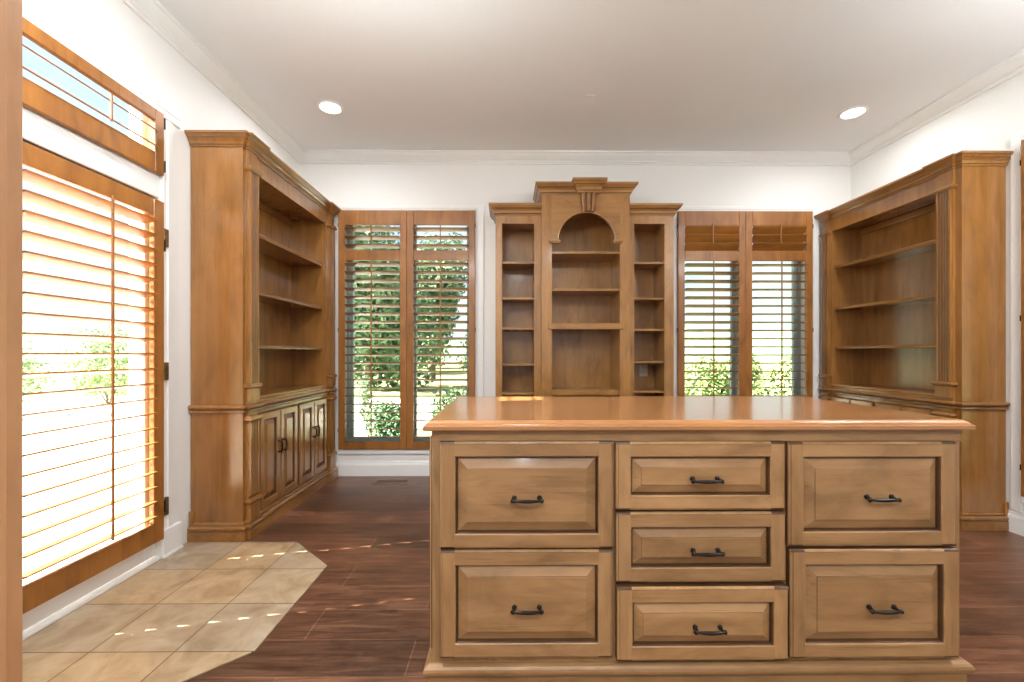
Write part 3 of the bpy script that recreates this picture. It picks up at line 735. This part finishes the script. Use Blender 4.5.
# outlet in the right wing
ox = bxw(644.2) * 1.075; oz = 1.15 - (370 - 353.5) * 4.13 / 440
ox = (643.9 - 508.3) * 4.14 / 440
t = thing('power_outlet', 'small almond power outlet at the back of the right bookcase wing', 'outlet', (ox, YK - 0.0095, oz))
mb = MB(); mb.box(ox - 0.038, ox + 0.038, YK - 0.0145, YK - 0.0085, oz - 0.06, oz + 0.06, 0.002); mb.build('cover_plate', PLATE, t)
for q in (-1, 1):
    mb = MB(); mb.box(ox - 0.017, ox + 0.017, YK - 0.017, YK - 0.0135, oz + q * 0.024 - 0.014, oz + q * 0.024 + 0.014, 0.003)
    s = mb.build('socket', PLATE, t)
    mb = MB()
    for r in (-1, 1): mb.box(ox + r * 0.007 - 0.0012, ox + r * 0.007 + 0.0012, YK - 0.0174, YK - 0.0165, oz + q * 0.024 - 0.006, oz + q * 0.024 + 0.006)
    mb.build('slot_shade', DARK, s)  # dark bars stand for the shade in the outlet slots

# ------------------------------------------------------------------ ceiling lights, added fill lamps, sensor plate, floor register, tile pad
def downlight(x, y, label, watts):
    t = thing('ceiling_light', label, 'ceiling light', (x, y, ZC), 'recessed ceiling lights')
    mb = MB(); mb.lathe([(0.072, -0.0005), (0.098, -0.0005), (0.098, -0.004), (0.092, -0.009), (0.080, -0.010), (0.074, -0.006), (0.072, -0.0005)], (x, y, ZC), 40, cap0=False, cap1=False); mb.build('trim_ring', RIM, t, smooth=True)
    mb = MB(); mb.lathe([(0.001, -0.0075), (0.05, -0.007), (0.073, -0.004), (0.073, -0.0005)], (x, y, ZC), 40); mb.build('lens', LAMP, t, smooth=True)
    ld = bpy.data.lights.new('downlight', 'AREA'); ld.shape = 'DISK'; ld.size = 0.14; ld.energy = watts; ld.color = (0.97, 0.985, 1.0); ld.spread = math.radians(170)
    lo = bpy.data.objects.new('downlight_lamp', ld); COL.objects.link(lo); lo.location = (x, y, ZC - 0.013)
    return t
LW = 14
downlight(-1.358, 3.37, 'round recessed ceiling light above the left bookcase', 7)
downlight(2.690, 3.41, 'round recessed ceiling light near the right bookcase', 7)
for q in ((-1.30, 1.55), (2.60, 1.55)):  # unseen recessed lights added to brighten the near half of the room
    downlight(*q, 'recessed fill light added in the near half of the room, unseen', LW)
for q in ((-0.6, -0.9), (0.9, -0.9), (0.2, -2.2)):  # hall lights added out of view to brighten the desk front
    downlight(*q, 'recessed fill light added in the hall behind the doorway, unseen', 36)
for lx, lb in ((-0.62, 'unseen round pendant added as fill light left of the desk'), (2.75, 'unseen round pendant added as fill light right of the desk')):  # pendants added out of view to brighten ceiling and walls
    t = thing('fill_pendant', lb, 'pendant lamp', (lx, 1.4, ZC), 'added fill pendants')
    mb = MB(); mb.lathe([(0.07, 0), (0.07, -0.02), (0.02, -0.03), (0.008, -0.035), (0.008, -0.44), (0.04, -0.445), (0.045, -0.465)], (lx, 1.4, ZC), 24); mb.build('ceiling_rose', BRASS, t, smooth=True)
    mb = MB(); mb.lathe([(0.04, -0.45), (0.09, -0.465), (0.13, -0.505), (0.14, -0.55), (0.13, -0.60), (0.09, -0.645), (0.04, -0.66), (0.002, -0.662)], (lx, 1.4, ZC), 32); mb.build('fill_globe', FILL_GLOBE, t, smooth=True)
cx, cy = (589 - 508.3) * 3.26 / 440, 3.25
mb = MB(); mb.box(cx - 0.036, cx + 0.036, cy - 0.06, cy + 0.06, ZC - 0.006, ZC - 0.0003, 0.002)
tag(mb.build('ceiling_plate', RIM, origin=(cx, cy, ZC)), 'small white rectangular cover plate on the middle of the ceiling', 'cover plate')

rx0, rx1, ry0, ry1 = -1.20, -0.88, 3.88, 4.02
t = thing('floor_register', 'brown metal floor register by the baseboard under the left window', 'vent', ((rx0 + rx1) / 2, (ry0 + ry1) / 2, 0))
mb = MB(); e = 0.022
mb.box(rx0, rx1, ry0, ry0 + e, 0.0005, 0.007, 0.002); mb.box(rx0, rx1, ry1 - e, ry1, 0.0005, 0.007, 0.002); mb.box(rx0, rx0 + e, ry0 + e, ry1 - e, 0.0005, 0.007, 0.002); mb.box(rx1 - e, rx1, ry0 + e, ry1 - e, 0.0005, 0.007, 0.002)
mb.build('frame', REGW, t)
mb = MB(); n = 16
for k in range(n):
    x = rx0 + e + (rx1 - rx0 - 2 * e) * (k + 0.5) / n
    mb.box(x - 0.003, x + 0.003, ry0 + e, ry1 - e, 0.001, 0.005)
mb.build('grille', REGW, t)
MB().box(rx0 + e, rx1 - e, ry0 + e, ry1 - e, 0.0004, 0.001).build('duct_shade', DARK, t)  # dark sheet stands for the shade under the grille

tx0 = -0.978
pts = [(XL + 0.001, 1.385), (-1.305, 1.385), (tx0, 1.705), (tx0, 2.385), (-1.285, LY0 - 0.034), (XL + 0.001, LY0 - 0.034)]
mb = MB(); mb.prism(pts, 0.0004, 0.005, lambda a, b, z: (a, b, z))
struct(mb.build('floor_tile', TILE), 'beige stone tile landing in front of the left door')

# ------------------------------------------------------------------ outdoors
GZ = -0.25
struct(MB().box(-60, 60, -30, 90, GZ - 0.3, GZ).build('lawn', LAWN), None)
struct(MB().box(-9.0, XL - WT - 0.005, -4, 7.6, GZ + 0.001, GZ + 0.12, 0.01).build('patio', CONC))
mb = MB(); mb.prism([(-14, 8.2), (1.2, 8.2), (1.8, 11.5), (-2.0, 13.4), (-16, 14.5)], GZ + 0.001, GZ + 0.012, lambda a, b, z: (a, b, z))
struct(mb.build('driveway', CONC))

def foliage(blobs, n, size, flat=0.6):
    """leaf sprays scattered through a set of ellipsoids"""
    mb = MB(); bm = mb.bm
    vol = [b[3] * b[4] * b[5] for b in blobs]; tot = sum(vol)
    for b, v in zip(blobs, vol):
        for _ in range(max(30, int(n * v / tot))):
            d = Vector((random.gauss(0, 1), random.gauss(0, 1), random.gauss(0, 1))).normalized() * (random.random() ** 0.22)
            p = Vector((b[0] + d.x * b[3], b[1] + d.y * b[4], b[2] + d.z * b[5]))
            s = size * random.uniform(0.6, 1.3)
            nrm = (d + Vector((random.uniform(-1, 1), random.uniform(-1, 1), random.uniform(-0.4, 1.2))) * 0.8).normalized()
            a = nrm.orthogonal().normalized(); a.rotate(Matrix.Rotation(random.uniform(0, 6.28), 3, nrm)); c = nrm.cross(a)
            vs = [bm.verts.new(p + a * s), bm.verts.new(p + c * s * flat * 0.6 + nrm * s * 0.15), bm.verts.new(p - a * s * 0.8), bm.verts.new(p - c * s * flat * 0.6 + nrm * s * 0.15)]
            bm.faces.new(vs)
    return mb

def plant(name, label, cat, loc, blobs, n, size, mat, trunk, group):
    t = thing(name, label, cat, loc, group)
    x, y, z = loc
    mb = foliage([(x + b[0], y + b[1], z + b[2], b[3], b[4], b[5]) for b in blobs], n, size)
    o3 = Vector(loc)
    for v in mb.bm.verts: v.co -= o3
    me = bpy.data.meshes.new('foliage'); mb.bm.to_mesh(me); mb.bm.free(); me.materials.append(mat)
    o = bpy.data.objects.new('foliage', me); COL.objects.link(o); o.parent = t
    m2 = MB()
    if trunk:
        h, r = trunk
        m2.tube([(x, y, z - 0.05), (x + 0.03, y, z + h * 0.3), (x - 0.04, y + 0.03, z + h * 0.65), (x, y, z + h)], [r * 1.3, r, r * 0.85, r * 0.5], 8)
        for a in range(5):
            q = a * 1.257 + 0.3
            m2.tube([(x, y, z + h * 0.62), (x + math.cos(q) * h * 0.2, y + math.sin(q) * h * 0.2, z + h * 0.85), (x + math.cos(q) * h * 0.34, y + math.sin(q) * h * 0.34, z + h * 1.15)], [r * 0.5, r * 0.35, r * 0.12], 6)
        m2.build('trunk', BARK, t)
    else:
        for a in range(5):
            q = a * 1.257; m2.tube([(x, y, z - 0.03), (x + math.cos(q) * 0.1, y + math.sin(q) * 0.1, z + 0.2), (x + math.cos(q) * 0.22, y + math.sin(q) * 0.22, z + 0.45)], [0.02, 0.015, 0.006], 6)
        m2.build('stem', BARK, t)
    return t
def crown(w, h0, h1, k=9):
    out = []
    for i in range(k):
        q = i * 2.4; s = math.sqrt((i + 0.5) / k); z = h0 + (h1 - h0) * random.uniform(0.15, 0.85)
        out.append((math.cos(q) * w * 0.62 * s, math.sin(q) * w * 0.62 * s, z, w * 0.5, w * 0.5, (h1 - h0) * 0.28))
    out.append((0, 0, (h0 + h1) / 2, w * 0.7, w * 0.7, (h1 - h0) * 0.5))
    return out
gT = 'trees outside the windows'
plant('tree', 'big leafy green tree outside the left leaf of the left window', 'tree', (-5.3, 16.5, GZ), crown(2.6, 0.5, 7.6), 9000, 0.18, LEAF, (4.2, 0.2), gT)
plant('tree', 'leafy green tree seen at the middle post of the left window', 'tree', (-3.9, 22.5, GZ), crown(1.8, 0.8, 7.4), 6000, 0.18, LEAF, (4.0, 0.16), gT)
for x, y, w, h, lb in ((-1.2, 34, 3.0, 3.4, 'low far tree in the right leaf of the left window, beside desk corner'), (-9.0, 41, 3.4, 4.6, 'low far tree behind the leafy tree in the left window'),
                       (-9.8, 30, 3.6, 6.0, 'far tree at the left jamb of the left window')):
    plant('tree', lb, 'tree', (x, y, GZ), crown(w, 0.3, h), 1800, 0.28, LEAF3, (h * 0.6, 0.18), gT)
gS = 'shrubs outside the windows'
def bush(w, h): return [(random.uniform(-w, w) * 0.5, random.uniform(-w, w) * 0.4, h * random.uniform(0.3, 0.6), w * 0.55, w * 0.55, h * 0.4) for _ in range(6)] + [(0, 0, h * 0.45, w * 0.7, w * 0.7, h * 0.5)]
for x, y, w, h, mt, lb in ((-1.75, 6.4, 0.38, 0.75, LEAF, 'green shrub low in the left leaf of the left window'), (-0.92, 7.2, 0.46, 0.9, LEAF, 'dense green shrub low in the right leaf of the left window'),
                           (-2.9, 9.0, 0.22, 1.15, LEAF, 'small lone green plant on the bright drive outside the left window'),
                           (3.30, 7.3, 0.62, 1.42, LEAF2, 'bright green bush at the left of the right window'), (4.7, 8.9, 0.68, 1.5, LEAF2, 'bright green bush behind the middle post of the right window'),
                           (4.75, 7.3, 0.66, 1.45, LEAF2, 'bright green bush in the right leaf of the right window'), (6.1, 9.0, 0.68, 1.5, LEAF2, 'bright green bush at the right jamb of the right window')):
    plant('shrub', lb, 'shrub', (x, y, GZ), bush(w, h), 3800 if w > 0.3 else 500, 0.045 if w < 0.6 else 0.06, mt, None, gS)
for y, w, h, lb in ((9.6, 1.2, 2.0, 'pale green hedge bush beyond the patio, nearest one outside the left door'), (12.2, 1.2, 2.3, 'pale green hedge bush beyond the patio, behind the door shutter'), (14.9, 1.3, 2.1, 'pale green hedge bush beyond the patio at the far end')):
    plant('shrub', lb, 'shrub', (-11.0, y, GZ), bush(w, h), 2600, 0.06, LEAF2, None, gS)
# far hills
mb = MB(); rows = []
for i in range(41):
    x = -160 + i * 8
    z = 6.5 + 2.2 * math.sin(i * 0.55) + 1.4 * math.sin(i * 1.31 + 1)
    rows.append([(x, 86, GZ - 0.4), (x, 100, z * 0.75), (x, 116, z), (x, 140, GZ - 0.4)])
mb.loops(rows, close=True)
struct(mb.build('hill', HILL, smooth=True))

# ------------------------------------------------------------------ light
w = bpy.data.worlds.new('World'); S.world = w; w.use_nodes = True
nt = w.node_tree; bg = nt.nodes['Background']
sky = N(nt, 'ShaderNodeTexSky'); sky.sky_type = 'NISHITA'; sky.sun_disc = False; sky.sun_elevation = math.radians(35); sky.sun_rotation = math.radians(-103); sky.air_density = 1.0; sky.dust_density = 2.0; sky.ozone_density = 1.0
tc = N(nt, 'ShaderNodeTexCoord'); mp = N(nt, 'ShaderNodeMapping'); mp.inputs['Scale'].default_value = (3, 3, 9)
nt.links.new(tc.outputs['Generated'], mp.inputs[0])
cl = N(nt, 'ShaderNodeTexNoise', i_Scale=1.3, i_Detail=7.0, i_Roughness=0.55); nt.links.new(mp.outputs[0], cl.inputs['Vector'])
cr = ramp(nt, [(0.38, (0, 0, 0)), (0.62, (1, 1, 1))]); nt.links.new(cl.outputs['Fac'], cr.inputs[0])
mm = mixc(nt, cr.outputs[0], sky.outputs[0], (3.9, 4.05, 4.3))
nt.links.new(mm, bg.inputs['Color'])
bg.inputs['Strength'].default_value = 0.27
sd = bpy.data.lights.new('sun', 'SUN'); sd.energy = 46.0; sd.angle = math.radians(0.4); sd.color = (1, 0.93, 0.82)
so = bpy.data.objects.new('sun', sd); COL.objects.link(so)
so.rotation_euler = Vector((1, 0.226, -0.708)).to_track_quat('-Z', 'Y').to_euler()

# ------------------------------------------------------------------ camera and colour
cd = bpy.data.cameras.new('camera'); cd.sensor_width = 36; cd.lens = 440 * 36 / 1024; cd.shift_y = 12.5 / 1024; cd.clip_start = 0.02; cd.clip_end = 500
co = bpy.data.objects.new('camera', cd); COL.objects.link(co)
co.location = (0, 0, 1.15); co.rotation_euler = (math.radians(90), 0, -0.0085)
S.camera = co
S.view_settings.view_transform = 'Standard'; S.view_settings.look = 'None'; S.view_settings.gamma = 1; S.view_settings.use_curve_mapping = False
S.view_settings.exposure = 0.3
S.cycles.max_bounces = 10; S.cycles.diffuse_bounces = 5; S.cycles.transparent_max_bounces = 12; S.cycles.sample_clamp_indirect = 6
S.cycles.use_denoising = True
for o in S.objects:
    if '_o' in o: del o['_o']
